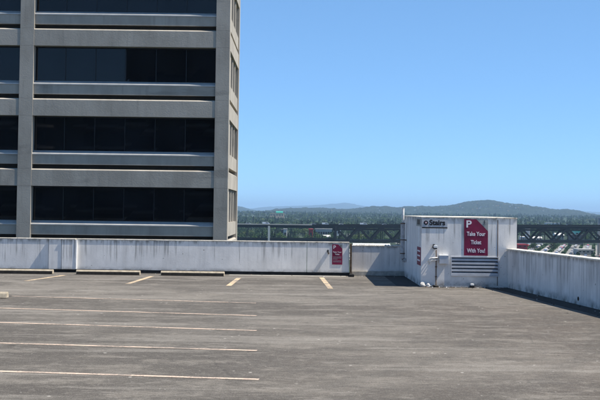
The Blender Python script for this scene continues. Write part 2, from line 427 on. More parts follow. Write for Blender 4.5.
# ================================================================ stair housing
ZT = 1.745; YR = 34.25
sh = thing('stair_housing', 'low white painted concrete stair housing with a flat roof and a louvre', 'stair housing', (XA + 1.2, YF, 0))
xc = px(497.5, YF)
lx0, lx1 = px(451, YF), px(498.7, YF)
lz1, lz0 = at(470, 256.8, YF).z, at(470, 276.2, YF).z
# body with a real opening for the louvre
m = MB()
m.box(XA, lx0, YF, YF + .18, 0, ZT); m.box(lx0, lx1, YF, YF + .18, 0, lz0); m.box(lx0, lx1, YF, YF + .18, lz1, ZT); m.box(lx1, XR, YF, YF + .18, 0, ZT)
m.box(XA, XA + .18, YF + .182, YR, 0, ZT); m.box(XR - .18, XR, YF + .182, YR, 0, ZT); m.box(XA + .182, XR - .182, YR - .18, YR, 0, ZT)
bmesh.ops.remove_doubles(m.bm, verts=m.bm.verts, dist=.0005)
m.build('wall', 'box_wall', sh)
MB().box(XA - .012, XR + .012, YF - .012, YR + .01, ZT + .001, ZT + .03).build('roof', 'coping_white', sh, bevel=.006)
MB().box(xc - .006, xc + .012, YF - .004, YF - .001, .05, ZT - .03).build('joint', 'rust', sh)
lv = MB()
for a, b, c_, d_ in ((lx0, lx1, lz1 - .02, lz1), (lx0, lx1, lz0, lz0 + .025), (lx0, lx0 + .02, lz0 + .026, lz1 - .021), (lx1 - .02, lx1, lz0 + .026, lz1 - .021)):
    lv.box(a - .0, b, YF - .02, YF + .06, c_, d_)
lvo = lv.build('louvre', 'louver_metal', sh)
MB().box(lx0 + .001, lx1 - .001, YF + .12, YF + .14, lz0, lz1).build('backing', 'black', lvo)
n_s = 5; hh = (lz1 - lz0 - .045)
for k in range(n_s):
    z0 = lz0 + .026 + hh * k / n_s
    m = MB(); m.prism([(lx0 + .021, YF - .012, z0 + .004), (lx0 + .021, YF - .006, z0 + .002), (lx0 + .021, YF + .055, z0 + hh / n_s * .80), (lx0 + .021, YF + .049, z0 + hh / n_s * .84), (lx0 + .021, YF - .012, z0 + hh / n_s * .52)], (lx1 - lx0 - .042, 0, 0))
    m.build('slat', 'louver_metal', lvo)

# electrical box, conduits and lamp on the front face
ex0, ex1 = px(439.3, YF), px(447.8, YF); ez1, ez0 = at(443, 255.8, YF).z, at(443, 263.3, YF).z
eb = thing('junction_box', 'grey metal electrical box left of the louvre with white conduits leaving it', 'electrical box', (ex0, YF, ez0))
MB().box(ex0, ex1, YF - .11, YF - .001, ez0, ez1).build('case', 'box_grey', eb, bevel=.006)
MB().box(ex0 - .008, ex1 + .008, YF - .118, YF - .112, ez0 - .006, ez1 + .006).build('cover', 'box_grey', eb, bevel=.002)
MB().box(ex0 - .01, ex1 + .01, YF - .125, YF - .002, ez1 + .007, ez1 + .016).build('rain_lid', 'white_paint', eb)
def P3(x, y, o): v = at(x, y, YF); return (v.x, YF - o, v.z)
for k, dz in enumerate((0, 2.2)):
    pts = [P3(439.0, 257.6 + dz, .05), P3(432.5, 257.8 + dz, .05)]
    for a in range(0, 91, 18):
        pts.append(P3(432.5 - 4.5 * math.sin(R(a)) - k * -1.2, 257.8 + dz + 3.2 * (1 - math.cos(R(a))), .05))
    pts.append((pts[-1][0], YF + .02, pts[-1][2] - .02))
    MB().tube(pts, .014, 8).build('conduit', 'pipe_white', eb, smooth=True)
lp = at(434.7, 247, YF)
wl = thing('wall_lamp', 'small white and black floodlight above the electrical box', 'wall lamp', (lp.x, YF, lp.z))
MB().tube([(lp.x - .01, YF - .002, lp.z), (lp.x - .01, YF - .03, lp.z)], .05, 12).build('mount', 'lamp_dark', wl)
MB().tube([(lp.x - .01, YF - .03, lp.z), (lp.x + .0, YF - .09, lp.z + .01)], .014, 8).build('arm', 'lamp_dark', wl)
MB().box(lp.x - .045, lp.x + .055, YF - .17, YF - .09, lp.z - .02, lp.z + .05).build('lamp_head', 'white_paint', wl, bevel=.012)
MB().box(lp.x - .03, lp.x + .045, YF - .16, YF - .10, lp.z - .05, lp.z - .021).build('lens', 'lamp_dark', wl, bevel=.005)
MB().box(lp.x - .055, lp.x + .0, YF - .10, YF - .035, lp.z + .015, lp.z + .075).build('hood', 'lamp_dark', wl, bevel=.008)
c0 = at(436.2, 250, YF); c1 = at(436.2, 285.5, YF)
cp = MB(); cp.tube([(c0.x, YF - .016, c0.z), (c0.x, YF - .016, .03)], .011, 8)
for zz in (.25, .5, .72): cp.box(c0.x - .025, c0.x + .025, YF - .03, YF - .001, zz, zz + .02)
tag(cp.build('cable_pipe', 'rust'), 'thin rusty pipe running down from the floodlight to the deck', 'pipe')

# white vent pipe and duct at the back left corner
vp = at(403.3, 209, 33.2); YV = 33.2
vt = thing('vent_pipe', 'tall white vent pipe on a grey duct at the back corner of the stair housing', 'vent pipe', (vp.x, YV, .4))
za = at(403, 222.5, YV).z; zb = at(403, 258, YV).z
MB().tube([(vp.x, YV, za + .01), (vp.x, YV, vp.z)], .03, 12).build('pipe', 'pipe_white', vt, smooth=False)
MB().tube([(vp.x, YV, vp.z + .001), (vp.x, YV, vp.z + .02)], .036, 12).build('cap', 'duct_grey', vt)
pts = [(vp.x - .01, YV, za), (vp.x - .01, YV, zb + .05)] + [(vp.x - .01 + .09 * (1 - math.cos(R(a))), YV, zb + .05 - .12 * math.sin(R(a))) for a in range(15, 91, 15)]
MB().tube(pts, .062, 14).build('duct', 'duct_grey', vt, smooth=False)
for zz in (za - .04, (za + zb) / 2, zb + .12):
    MB().tube([(vp.x - .01, YV, zz), (vp.x - .01, YV, zz + .025)], .072, 14).build('clamp', 'rust', vt)
m = MB(); m.box(vp.x + .055, XA - .001, YV - .02, YV + .02, (za + zb) / 2 - .01, (za + zb) / 2 + .02); m.build('bracket', 'rust', vt)

# rubble, drain spout
def rock(name, c, r_, mat, seed, parent=None):
    bm = bmesh.new(); bmesh.ops.create_icosphere(bm, subdivisions=2, radius=1)
    for v in bm.verts:
        n = noise.noise(v.co * 1.3 + Vector((seed * 7.1, 0, 0))); v.co *= 1 + .45 * n
        v.co = Vector((v.co.x * r_[0], v.co.y * r_[1], v.co.z * r_[2])) + Vector(c)
        v.co.z = max(v.co.z, .006)
    me = bpy.data.meshes.new(name); bm.to_mesh(me); bm.free(); me.materials.append(M[mat])
    o = bpy.data.objects.new(name, me); COL.objects.link(o); return o
b0 = G(422.5, 287.3)
lab = ['white broken concrete lump at the front left foot of the stair housing', 'grey broken lump beside the white one at the foot of the stair housing',
       'small pale chip right of the two lumps at the foot of the stair housing', 'dark flat lump between the lumps and the rusty pipe']
for k, (dx, dy, r_, mt) in enumerate([(.02, -.06, (.07, .05, .07), 'rubble'), (.15, -.08, (.06, .05, .05), 'duct_grey'), (.25, -.05, (.035, .03, .03), 'rubble'), (.34, -.07, (.09, .05, .03), 'tar')]):
    tag(rock('rubble_lump', (b0.x + dx, YF + dy, r_[2] * .8), r_, mt, k), lab[k], 'rubble', 'rubble lumps')
dq = G(478, 290.5)
dp = thing('drain_spout', 'small white capped drain spout on the deck below the louvre', 'drain', (dq.x, YF - .12, 0))
MB().tube([(dq.x, YF - .001, .07), (dq.x, YF - .13, .065), (dq.x, YF - .15, .03)], .032, 10).build('pipe', 'lamp_dark', dp)
MB().box(dq.x - .045, dq.x + .045, YF - .19, YF - .10, .055, .105).build('cap', 'white_paint', dp, bevel=.01)
MB().box(dq.x - .05, dq.x + .05, YF - .20, YF - .09, .0, .054).build('grate', 'black', dp)

random.seed(17); m = MB()
for k in range(0, 420, 2):
    if k < 150: x, y = random.uniform(-12, XA), YB - abs(random.gauss(0, .35)) - .03
    elif k < 260: x, y = random.uniform(XA + .1, XR - .3), YF - abs(random.gauss(0, .25)) - .03
    else:
        q = C1 + wd * random.uniform(.2, 16) - wn_ * (abs(random.gauss(0, .35)) + .03); x, y = q.x, q.y
    a_ = random.uniform(.008, .028); h_ = a_ * random.uniform(.3, .8); t_ = random.uniform(0, 3)
    cx_, sx_ = math.cos(t_) * a_, math.sin(t_) * a_; m.mi = k % 3
    m.hexa([(x - cx_, y - sx_, .001), (x + sx_, y - cx_, .001), (x + cx_, y + sx_, .001), (x - sx_, y + cx_, .001), (x - cx_ * .6, y - sx_ * .5, h_), (x + sx_ * .6, y - cx_ * .6, h_ * .8), (x + cx_ * .5, y + sx_ * .6, h_), (x - sx_ * .6, y + cx_ * .5, h_ * .7)])
tag(m.build('grit', ['duct_grey', 'rust', 'tar']), 'scattered grit and leaf litter along the foot of the white walls', 'debris', kind='stuff')

# ================================================================ signs
def man(m, cx, cz, s, y):
    """small pictogram of a walking figure, made of bars"""
    m.tube([(cx, y, cz + .42 * s), (cx, y - .002, cz + .42 * s)], .1 * s, 10)
    for a, b in (((0, .3), (0, -.05)), ((0, .25), (-.25, .05)), ((0, .25), (.25, .1)), ((0, -.05), (-.18, -.42)), ((0, -.05), (.2, -.4))):
        m.bar((cx + a[0] * s, y - .001, cz + a[1] * s), (cx + b[0] * s, y - .001, cz + b[1] * s), .09 * s, .002)
def ticket_sign(name, label, x0, x1, z0, z1, Y, lines, big):
    t = thing(name, label, 'sign', ((x0 + x1) / 2, Y, z0))
    W, Hh = x1 - x0, z1 - z0
    cut = .50 if big else .42
    m = MB(); m.prism([(x0, Y - .001, z0), (x1, Y - .001, z0), (x1, Y - .001, z1 - W * cut), (x1 - W * cut, Y - .001, z1), (x0, Y - .001, z1)], (0, -.008, 0)); m.build('plate', 'sign_maroon', t)
    m = MB(); m.prism([(x1 - .001, Y - .001, z1 - W * cut + .004), (x1 - .001, Y - .001, z1), (x1 - W * cut + .004, Y - .001, z1)], (0, -.007, 0)); m.build('corner_panel', 'sign_grey', t)
    m = MB(); man(m, x1 - W * .15, z1 - W * .15, W * .2, Y - .009); m.build('emblem', 'sign_black', t)
    for s_, wf, h_, cz, cx in lines:
        text_mesh('lettering', s_, 'sign_white', (x0 + W * cx, Y - .011, z0 + Hh * cz), W * wf, h_, t, bold=.025 if big else .01)
    return t
sx0, sx1 = px(464, YF), px(487.8, YF); sz1, sz0 = at(476, 219.2, YF).z, at(476, 255.6, YF).z
ticket_sign('parking_sign', 'large maroon sign reading Take Your Ticket With You above the louvre', sx0, sx1, sz0, sz1, YF,
            [('P', .22, .17, .775, .20), ('Take Your', .78, .098, .545, .5), ('Ticket', .44, .098, .315, .5), ('With You!', .76, .098, .085, .5)], True)
wx0, wx1 = px(332.2, YB), px(342.3, YB); wz1, wz0 = at(337, 244.4, YB).z, at(337, 264.6, YB).z
wz1 = min(wz1, zt - .01)
ticket_sign('notice_sign', 'small maroon notice with a white P and lines of print on the back parapet', wx0, wx1, wz0, wz1, YB,
            [('P', .24, .10, .775, .24), ('Take Your', .86, .042, .585, .5), ('Ticket', .45, .042, .475, .5)], False)
t = [o for o in bpy.data.objects if o.name == 'notice_sign'][0]
m = MB(); random.seed(9)
for j, zf in enumerate((.37, .315, .26, .175, .125)):
    x = wx0 + (wx1 - wx0) * .1
    while x < wx0 + (wx1 - wx0) * (.9 if j != 2 else .5):
        ww = random.uniform(.008, .024); z = wz0 + (wz1 - wz0) * zf
        m.box(x, x + ww, YB - .0105, YB - .0092, z, z + .010); x += ww + .006
m.build('small_print', 'sign_pale', t)
# stairs sign: pale plate, ring, word, black bar; emblem plate round the corner
stx0, stx1 = px(421.8, YF), px(447.2, YF); stz1, stz0 = at(434, 218.6, YF).z, at(434, 228.2, YF).z
st = thing('stairs_sign', 'pale sign reading Stairs with a black bar at the top left of the stair housing', 'sign', (stx0, YF, stz0))
MB().box(stx0, stx1, YF - .008, YF - .001, stz0 + .028, stz1).build('plate', 'sign_pale', st)
MB().box(stx0, stx1, YF - .0105, YF - .001, stz0, stz0 + .026).build('bar', 'sign_black', st)
ly = (stz0 + .03 + stz1) / 2
text_mesh('lettering', 'Stairs', 'sign_black', (px(437.0, YF), YF - .010, ly - .055), .40, .125, st, bold=.035)
lx = px(425.6, YF)
MB().tube([(lx, YF - .0085, ly), (lx, YF - .0115, ly)], .055, 20).build('roundel', 'sign_black', st)
m = MB(); m.bar((lx - .03, YF - .0125, ly + .025), (lx + .03, YF - .0125, ly - .025), .026, .002); m.build('slash', 'sign_red', st)
m = MB(); m.tube([(lx, YF - .0118, ly), (lx, YF - .0125, ly)], .024, 14); m.build('roundel_centre', 'sign_white', st)
# left face boards (on the face x = XA)
def side_board(name, label, y0, y1, z0, z1, mat, extra=None):
    t = thing(name, label, 'sign', (XA, y0, z0))
    MB().box(XA - .012, XA - .001, y0, y1, z0, z1).build('plate', mat, t)
    return t
tb = side_board('emblem_board', 'grey board with a dark emblem round the corner from the stairs sign', YF + .04, YF + 1.2, stz0 + .04, stz1, 'sign_grey')
m = MB(); m.box(XA - .015, XA - .0125, YF + .3, YF + .95, stz0 + .08, stz1 - .03); m.build('emblem', 'lamp_dark', tb)
zs0, zs1 = at(419, 265, 29.6).z, at(419, 247, 29.6).z
tb = side_board('side_sign', 'maroon sign seen edge on at the left face of the stair housing', YF + .12, YF + .95, zs0, zs1, 'sign_maroon')
m = MB()
for k in range(3): m.box(XA - .0145, XA - .0125, YF + .2, YF + .85, zs1 - .12 - k * .12, zs1 - .08 - k * .12)
m.build('lettering', 'sign_white', tb)
zs2 = at(419, 229, 29.6).z
tb = side_board('white_board', 'narrow white board between the emblem board and the maroon side sign', YF + .3, YF + .8, zs1 + .03, zs2, 'white_paint')

# outlet on the parapet beside the notice
ox = px(328, YB); oz = at(328, 251.5, YB).z
ob = thing('outlet_box', 'small dark outlet box on the parapet left of the maroon notice', 'outlet box', (ox, YB, oz))
MB().box(ox - .025, ox + .02, YB - .06, YB - .001, oz - .03, oz + .05).build('case', 'lamp_dark', ob, bevel=.005)
MB().box(ox + .0, ox + .035, YB - .05, YB - .001, oz - .075, oz - .031).build('cover', 'rust', ob, bevel=.004)

# ================================================================ wheel stops
def wheel_stop(x0, x1, yf, label, rz=0, scuff=True):
    L = x1 - x0
    t = thing('wheel_stop', label, 'wheel stop', ((x0 + x1) / 2, yf, 0), 'concrete wheel stops')
    m = MB(); e = .03
    prof = [(0, .008), (.02, .095), (.045, .128), (.145, .128), (.17, .095), (.19, .008)]
    m.prism([(x0, yf + a, b) for a, b in prof], (L, 0, 0)); m.build('block', 'stop_top', t, bevel=.006)
    if scuff: m = MB(); m.prism([(x0 + .015, yf - .004, .004), (x0 + .015, yf + .0145, .086), (x0 + .015, yf + .019, .086), (x0 + .015, yf + .0, .004)], (L - .03, 0, 0)); m.build('scuffed_face', 'stop_grime', t)
    for xx in (x0 + .3, x1 - .3): MB().tube([(xx, yf + .095, .127), (xx, yf + .095, .134)], .012, 8).build('anchor_pin', 'rust', t)
    t.rotation_euler.z = rz
    return t
ys = G(108, 275.0).y
labs = ['concrete wheel stop cut by the left edge of the photo, against the back parapet', 'middle concrete wheel stop of the three along the back parapet', 'concrete wheel stop furthest right along the back parapet']
for (a, b), l_ in zip([(-12, 53), (76.3, 140.2), (161, 224.6)], labs):
    wheel_stop(px(a, ys), px(b, ys), ys, l_)
e1 = G(6.5, 298.6)
wheel_stop(e1.x - 1.83, e1.x, e1.y, 'tan wheel stop end poking in at the left edge beside a painted line', R(0), False)

# ================================================================ office building
YO = 65.0
KX = lambda x: at(x, 130, YO).x
PX = YO / F
xc1 = at(230, 30, YO).x                       # right corner
colw = .78; pitch = 11.12
zb0 = at(130, 99.3, YO).z; fh = 3.985
ob_ = thing('office_building', 'grey concrete office block with long dark window bands behind the parapet', 'office building', (xc1 - 12, YO, -28))
nf0, nf1 = -8, 5
ybk = YO + 10.6
ztop = zb0 + nf1 * fh; zbot = zb0 + nf0 * fh
def part(m, name, mat, bevel=0): return m.build(name, mat, ob_, bevel=bevel)
XL = xc1 - pitch * 3 - colw
for k in range(nf0, nf1 + 1):
    zk = zb0 + k * fh
    vis = -2 <= k <= 3
    # continuous beam with a chamfered top edge, front and side faces
    m = MB(); m.prism([(XL, YO + .02, zk - .98), (XL, YO + .02, zk - .07), (XL, YO + .11, zk), (XL, YO + .6, zk), (XL, YO + .6, zk - .98)], (xc1 - colw - XL - .004, 0, 0)); part(m, 'beam', 'building_concrete')
    m = MB(); m.prism([(xc1 - .02, YO + colw + .004, zk - .98), (xc1 - .02, YO + colw + .004, zk - .07), (xc1 - .11, YO + colw + .004, zk), (xc1 - .6, YO + colw + .004, zk), (xc1 - .6, YO + colw + .004, zk - .98)], (0, ybk - YO - 2 * colw - .008, 0)); part(m, 'beam', 'building_concrete')
    if k == nf0: continue
    for b in range(3):
        xr = xc1 - colw - b * pitch; xl = xr - (pitch - colw)
        if k > nf0:
            # one bay of one storey: glass, sloped sill, spandrel, dark slot
            wf = MB(); wf.box(xl, xr, YO + .50, YO + .62, zk - 1.05, zk - .982)
            for i in range(7):
                xm = xl + (xr - xl) * i / 6
                wf.box(max(xl, xm - .022), min(xr, xm + .022), YO + .535, YO + .60, zk - 2.93, zk - 1.051)
            wfo = part(wf, 'window', 'frame_dark')
            gl = MB(); rs = random.Random(k * 10 + b)
            for i in range(6):
                a_ = xl + (xr - xl) * i / 6 + .023; b_ = xl + (xr - xl) * (i + 1) / 6 - .023; t1, t2 = rs.uniform(-.004, .004), rs.uniform(-.004, .004)
                gl.hexa([(a_, YO + .56 + t1, zk - 2.93), (b_, YO + .56 + t2, zk - 2.93), (b_, YO + .59, zk - 2.93), (a_, YO + .59, zk - 2.93), (a_, YO + .56 + t2, zk - 1.051), (b_, YO + .56 + t1, zk - 1.051), (b_, YO + .59, zk - 1.051), (a_, YO + .59, zk - 1.051)])
            gl.build('pane', 'window_glass', wfo)
            m = MB(); m.prism([(xl, YO + .10, zk - 3.19), (xl, YO + .10, zk - 3.13), (xl, YO + .30, zk - 3.02), (xl, YO + .52, zk - 2.932), (xl, YO + .52, zk - 3.19)], (xr - xl, 0, 0)); part(m, 'sill', 'sill_metal')
            m = MB(); m.box(xl, xr, YO + .14, YO + .55, zk - 3.73, zk - 3.192); part(m, 'spandrel', 'building_concrete')
            m = MB(); m.box(xl, xr, YO + .45, YO + .58, zk - fh - .0, zk - 3.732); part(m, 'slot', 'slot_dark')
    # side face: 3 tall windows between piers
    ya, yb_ = YO + colw + .01, ybk - colw - .01
    sp = MB(); sp.box(xc1 - .5, xc1 - .06, ya, yb_, zk - 3.75, zk - 2.95); part(sp, 'spandrel', 'building_concrete')
    wf = MB()
    for i in range(1, 4):
        ym = ya + (yb_ - ya) * i / 4; wf.box(xc1 - .5, xc1 - .12, ym - .28, ym + .28, zk - 2.948, zk - .982)
    wfo = part(wf, 'pier', 'building_concrete')
    gl = MB(); gl.box(xc1 - .58, xc1 - .54, ya, yb_, zk - fh, zk - .984); gl.build('pane', 'window_glass', part(MB().box(xc1 - .53, xc1 - .40, ya, yb_, zk - 1.06, zk - .986), 'window', 'frame_dark'))
for b in range(4):
    x1 = xc1 - b * pitch
    m = MB()
    zz = zbot - .98
    for k in range(nf0, nf1 + 1):          # column lifts with fine joints
        zk = zb0 + k * fh
        m.box(x1 - colw, x1, YO, YO + colw, zz + .006, zk - .986); m.box(x1 - colw, x1, YO, YO + colw, zk - .98, zk - .0); zz = zk
    part(m, 'column', 'building_concrete')
m = MB(); m.box(xc1 - colw, xc1, ybk - colw, ybk, zbot - .98, ztop); part(m, 'column', 'building_concrete')
m = MB(); m.box(XL + .1, xc1 - .62, YO + .64, ybk - .1, zbot - .9, ztop - .02); part(m, 'core', 'black')
m = MB(); m.box(XL, xc1 + .05, YO - .05, ybk, ztop + .005, ztop + .9); part(m, 'roof_parapet', 'building_concrete')

# the neighbouring tower behind the camera, seen in the office windows
at_ = thing('apartment_tower', 'dark apartment tower with curved balconies mirrored in the office windows', 'apartment tower', (-30, -44, -29))
MB().box(-72, 6, -62, -44, -29, 18).build('lower_block', 'tower_concrete', at_)
MB().box(-27, -11, -60, -45, 18.01, 30).build('upper_block', 'tower_concrete', at_)
for k in range(12):
    z = -14 + k * 3.1
    if z > 29: break
    for xc_ in ((-60, -44, -28, -12) if z < 17 else (-19,)):
        m = MB(); m.prism([(xc_ + 6.5 * math.cos(R(a)), -43.99 + 2.4 * math.sin(R(a)) - (1 if z > 18 else 0), z) for a in range(0, 181, 15)], (0, 0, .35)); m.build('balcony', 'house_grey', at_)
        m = MB(); m.box(xc_ - 5, xc_ + 5, -43.98 - (1 if z > 18 else 0), -43.9 - (1 if z > 18 else 0), z + .6, z + 2.5); m.build('window', 'window_glass', at_)

# ================================================================ beyond: ground, lot, bridge, trees, hills
GZ = -28.0
def rise(Y):
    t_ = min(max((Y - 1500) / 3500, 0), 1); return GZ + 13 * t_ * t_ * (3 - 2 * t_)
m = MB(); ysr = [34.65, 500, 1000, 1500, 2000, 2500, 3000, 3500, 4000, 4500, 5000, 9000, 45000]
grid = [[m.bm.verts.new((x, y, rise(y) - (0 if y > 40 else .0))) for x in (-16000, -6000, -2000, 0, 2000, 6000, 16000)] for y in ysr]
for a, b in zip(grid, grid[1:]):
    for k in range(6): m._f([a[k], a[k + 1], b[k + 1], b[k]])
m.mi = 0
o = m.build('city_ground', 'city_ground'); tag(o, kind='structure')
m = MB(); m.box(-16000, 16000, -3000, 34.6, GZ - 1.5, GZ - 1); tag(m.build('street', 'lot_asphalt'), kind='structure')

D = 800.0
def bz(x, y, Y=D): return at(x, y, Y)
br = thing('bridge', 'dark steel double deck truss bridge crossing behind the parking deck', 'bridge', tuple(bz(420, 240)))
BW = 16.0
def bbox(name, mat, xa, ya, xb, yb_, th, y0=0, y1=BW):    # slab whose top follows the line between two photo points
    p, q = bz(xa, ya), bz(xb, yb_)
    m = MB(); m.hexa([(p.x, D + y0, p.z - th), (q.x, D + y0, q.z - th), (q.x, D + y1, q.z - th), (p.x, D + y1, p.z - th), (p.x, D + y0, p.z), (q.x, D + y0, q.z), (q.x, D + y1, q.z), (p.x, D + y1, p.z)])
    return m.build(name, mat, br)
def lerp(a, b, t): return a + (b - a) * t
def ytop(x): return 225.0 + (x - 336) * .0035
bbox('upper_deck', 'bridge_steel', 150, 223.6, 336, 225.6, 1.9)
bbox('upper_deck', 'bridge_steel', 336, 225.6, 760, 227.1, 1.8)
bbox('barrier', 'bridge_concrete', 150, 222.5, 312, 224.2, .75, -.3, -.02)
bbox('barrier', 'bridge_steel', 312.1, 224.3, 760, 225.7, .85, -.3, -.02)
bbox('barrier', 'bridge_steel', 312.1, 224.2, 760, 225.6, .85, BW + .02, BW + .3)
bbox('lower_deck', 'bridge_steel', 150, 237.2, 336, 238.8, 3.1)
bbox('lower_deck', 'bridge_steel', 336, 239.8, 760, 240.6, 1.9)
bbox('railing', 'bridge_steel', 150, 236.6, 336, 238.2, .5, -.4, -.1)
# warren truss from x=336 rightwards, two planes
x0 = 336.0; step = 11.6; kx = 0
while x0 < 740:
    ft = lambda x: 226.6 + (x - 336) * .0035
    fb = lambda x: 239.6 + (x - 336) * .0019
    for yo in (.4, BW - .4):
        m = MB()
        a = bz(x0, ft(x0) if kx % 2 == 0 else fb(x0)); b = bz(x0 + step, fb(x0 + step) if kx % 2 == 0 else ft(x0 + step))
        m.bar((a.x, D + yo, a.z - .6), (b.x, D + yo, b.z - .2), .9, 1.4 if kx % 2 else 1.1); m.build('truss_diagonal', 'bridge_steel', br)
        if kx % 2 == 0:
            q0 = bz(x0, ft(x0)); q1 = bz(x0, fb(x0)); m = MB(); m.bar((q0.x, D + yo, q0.z), (q1.x, D + yo, q1.z), .5); m.build('truss_post', 'bridge_steel', br)
            m = MB(); m.box(q0.x - 1.3, q0.x + 1.3, D + yo - .5, D + yo + .5, q0.z - 3.0, q0.z - .9); m.build('gusset', 'bridge_steel', br)
    if kx % 2 == 0:
        q0 = bz(x0 + step * .5, ft(x0)); m = MB(); m.box(q0.x - 3.2, q0.x + 9, D + .8, D + BW - .8, q0.z - 2.5, q0.z - 1.5); m.build('floor_beam', 'bridge_steel', br)
    x0 += step; kx += 1
for xp, wpx, mat, yt in ((269, 2.0, 'bridge_pier', 225.5), (335.8, 1.9, 'bridge_steel', 226), (214, 2.0, 'bridge_pier', 225)):
    q0 = bz(xp, yt + (xp > 590) * 2); ww = wpx * D / F
    for ya, yb2 in ((D - .9, D + 1.2), (D + BW - 1.6, D + BW + .5)):
        m = MB(); m.box(q0.x - ww / 2, q0.x + ww / 2, ya, yb2, GZ, q0.z - .3); m.build('pier', mat, br)
q0 = bz(599.2, 218.2, 832); q1 = q0
tw = thing('gantry_tower', 'grey square tower standing behind the bridge at the right edge', 'tower', (q0.x, 832, GZ))
m = MB(); m.box(q0.x - .7, q0.x + 2.2, 831, 834, GZ, q0.z); m.build('shaft', 'house_grey', tw)
m = MB(); m.box(q0.x - .9, q0.x + 2.5, 830.7, 834.3, q0.z + .01, q0.z + .5); m.build('cap', 'house_grey', tw)

# vehicles
def car_body(m, L, W, Hc, kind):
    prof = {'car': [(-.5, .22), (-.5, .55), (-.42, .66), (-.27, 1), (.12, 1), (.28, .66), (.48, .55), (.5, .22)],
            'van': [(-.5, .2), (-.5, .95), (-.47, 1), (.25, 1), (.38, .62), (.48, .52), (.5, .2)],
            'truck': [(-.5, .25), (-.5, 1), (.26, 1), (.27, .72), (.42, .70), (.48, .42), (.5, .25)]}[kind]
    m.prism([(a * L, -W / 2, b * Hc) for a, b in prof], (0, W, 0))
def vehicle(name, label, cat, colr, kind, L, W, Hc, group=None):
    t = thing(name, label, cat, (0, 0, 0), group)
    m = MB(); car_body(m, L, W, Hc, kind); m.build('body', 'car_' + colr, t)
    m = MB(); sg = {'car': (-.24, .16, .68, .94), 'van': (-.05, .30, .62, .86), 'truck': (.29, .41, .46, .66)}[kind]
    m.box(sg[0] * L, sg[1] * L, -W / 2 - .02, W / 2 + .02, sg[2] * Hc, sg[3] * Hc); m.build('window', 'car_glass', t)
    for sx in (-.32, .33):
        for sy in (-1, 1):
            m = MB(); m.tube([(sx * L, sy * (W / 2 - .2), .33), (sx * L, sy * (W / 2 + .03), .33)], .33, 12); m.build('wheel', 'tyre', t)
    return t
bv = [(248, 'silver', 'car', 4.3, 'silver car on the bridge beside the office building'), (266, 'white', 'van', 5.2, 'white van on the bridge above the pale pier'),
      (313.5, 'silver', 'car', 4.4, 'silver car leading the group on the bridge above the parapet joint'), (325.5, 'white', 'van', 4.8, 'white van between a silver and a white car on the bridge'),
      (341.5, 'white', 'car', 4.4, 'white car on the bridge where the truss begins'), (364, 'white', 'van', 5.4, 'white van on the bridge left of the vent pipe'),
      (385, 'silver', 'car', 4.4, 'silver car on the bridge just left of the vent pipe'), (570, 'black', 'car', 4.6, 'black car alone on the right part of the bridge')]
for x, c_, k, L, lb in bv:
    t = vehicle('car' if k == 'car' else 'van', lb, k, c_, k, L, 1.8, 1.4 if k == 'car' else 1.95, 'vehicles on the bridge')
    yy = 223.6 + (x - 150) / 186 * 2 if x < 336 else 225.6 + (x - 336) * .0035
    p = bz(x, yy); t.location = (p.x, D + 2.2, p.z)

# parking lot at the far bank with rows of parked cars and hedge strips
def quad(name, pts, mat, z):
    m = MB(); m._f([m.bm.verts.new((p[0], p[1], z)) for p in pts]); return tag(m.build(name, mat), kind='structure')
quad('parking_lot', [(90, 690), (330, 690), (330, 1090), (90, 1090)], 'lot_asphalt', GZ + .05)
quad('parking_lot', [(20, 700), (88, 700), (88, 900), (20, 900)], 'lot_asphalt', GZ + .05)
protos = {}
def lot_car(colr, wide):
    m = MB(); L = 4.5; W = 1.85
    car_body(m, L, W, 1.5, 'car'); m.mi = 1; m.box(-.24 * L, .16 * L, -W / 2 - .02, W / 2 + .02, 1.02, 1.42)
    for sx in (-.32, .33): m.box(sx * L - .33, sx * L + .33, -W / 2 - .01, W / 2 + .01, 0, .45)
    return m.build('parked_car', ['car_' + colr, 'car_glass'])
random.seed(11)
ncar = 0
dirr = Vector((.25, .97, 0)).normalized(); nrm = Vector((dirr.y, -dirr.x, 0))
cols_ = ['white', 'silver', 'grey', 'black', 'grey', 'silver', 'grey', 'blue', 'silver', 'black', 'red', 'silver']
hedges = []
for r_ in range(-3, 12):
    base = Vector((128, 735, 0)) + nrm * (r_ * 10.5)
    hedges.append((base + nrm * 5.2, dirr))
    for k in range(60):
        p = base + dirr * (k * 6.4)
        if ncar >= 230 or random.random() < .42: continue
        if not (.186 < p.x / p.y < .275 and p.y < 1085): continue
        c_ = random.choice(cols_)
        if c_ not in protos: protos[c_] = lot_car(c_, 1); o = protos[c_]
        else: o = protos[c_].copy(); COL.objects.link(o)
        o.location = (p.x, p.y, GZ + .06); o.rotation_euler.z = math.atan2(dirr.y, dirr.x) + R(random.uniform(-3, 3))
        tag(o, '%s car in the slanting rows of the distant lot under the bridge' % c_, 'car', 'cars parked in the distant lot'); ncar += 1

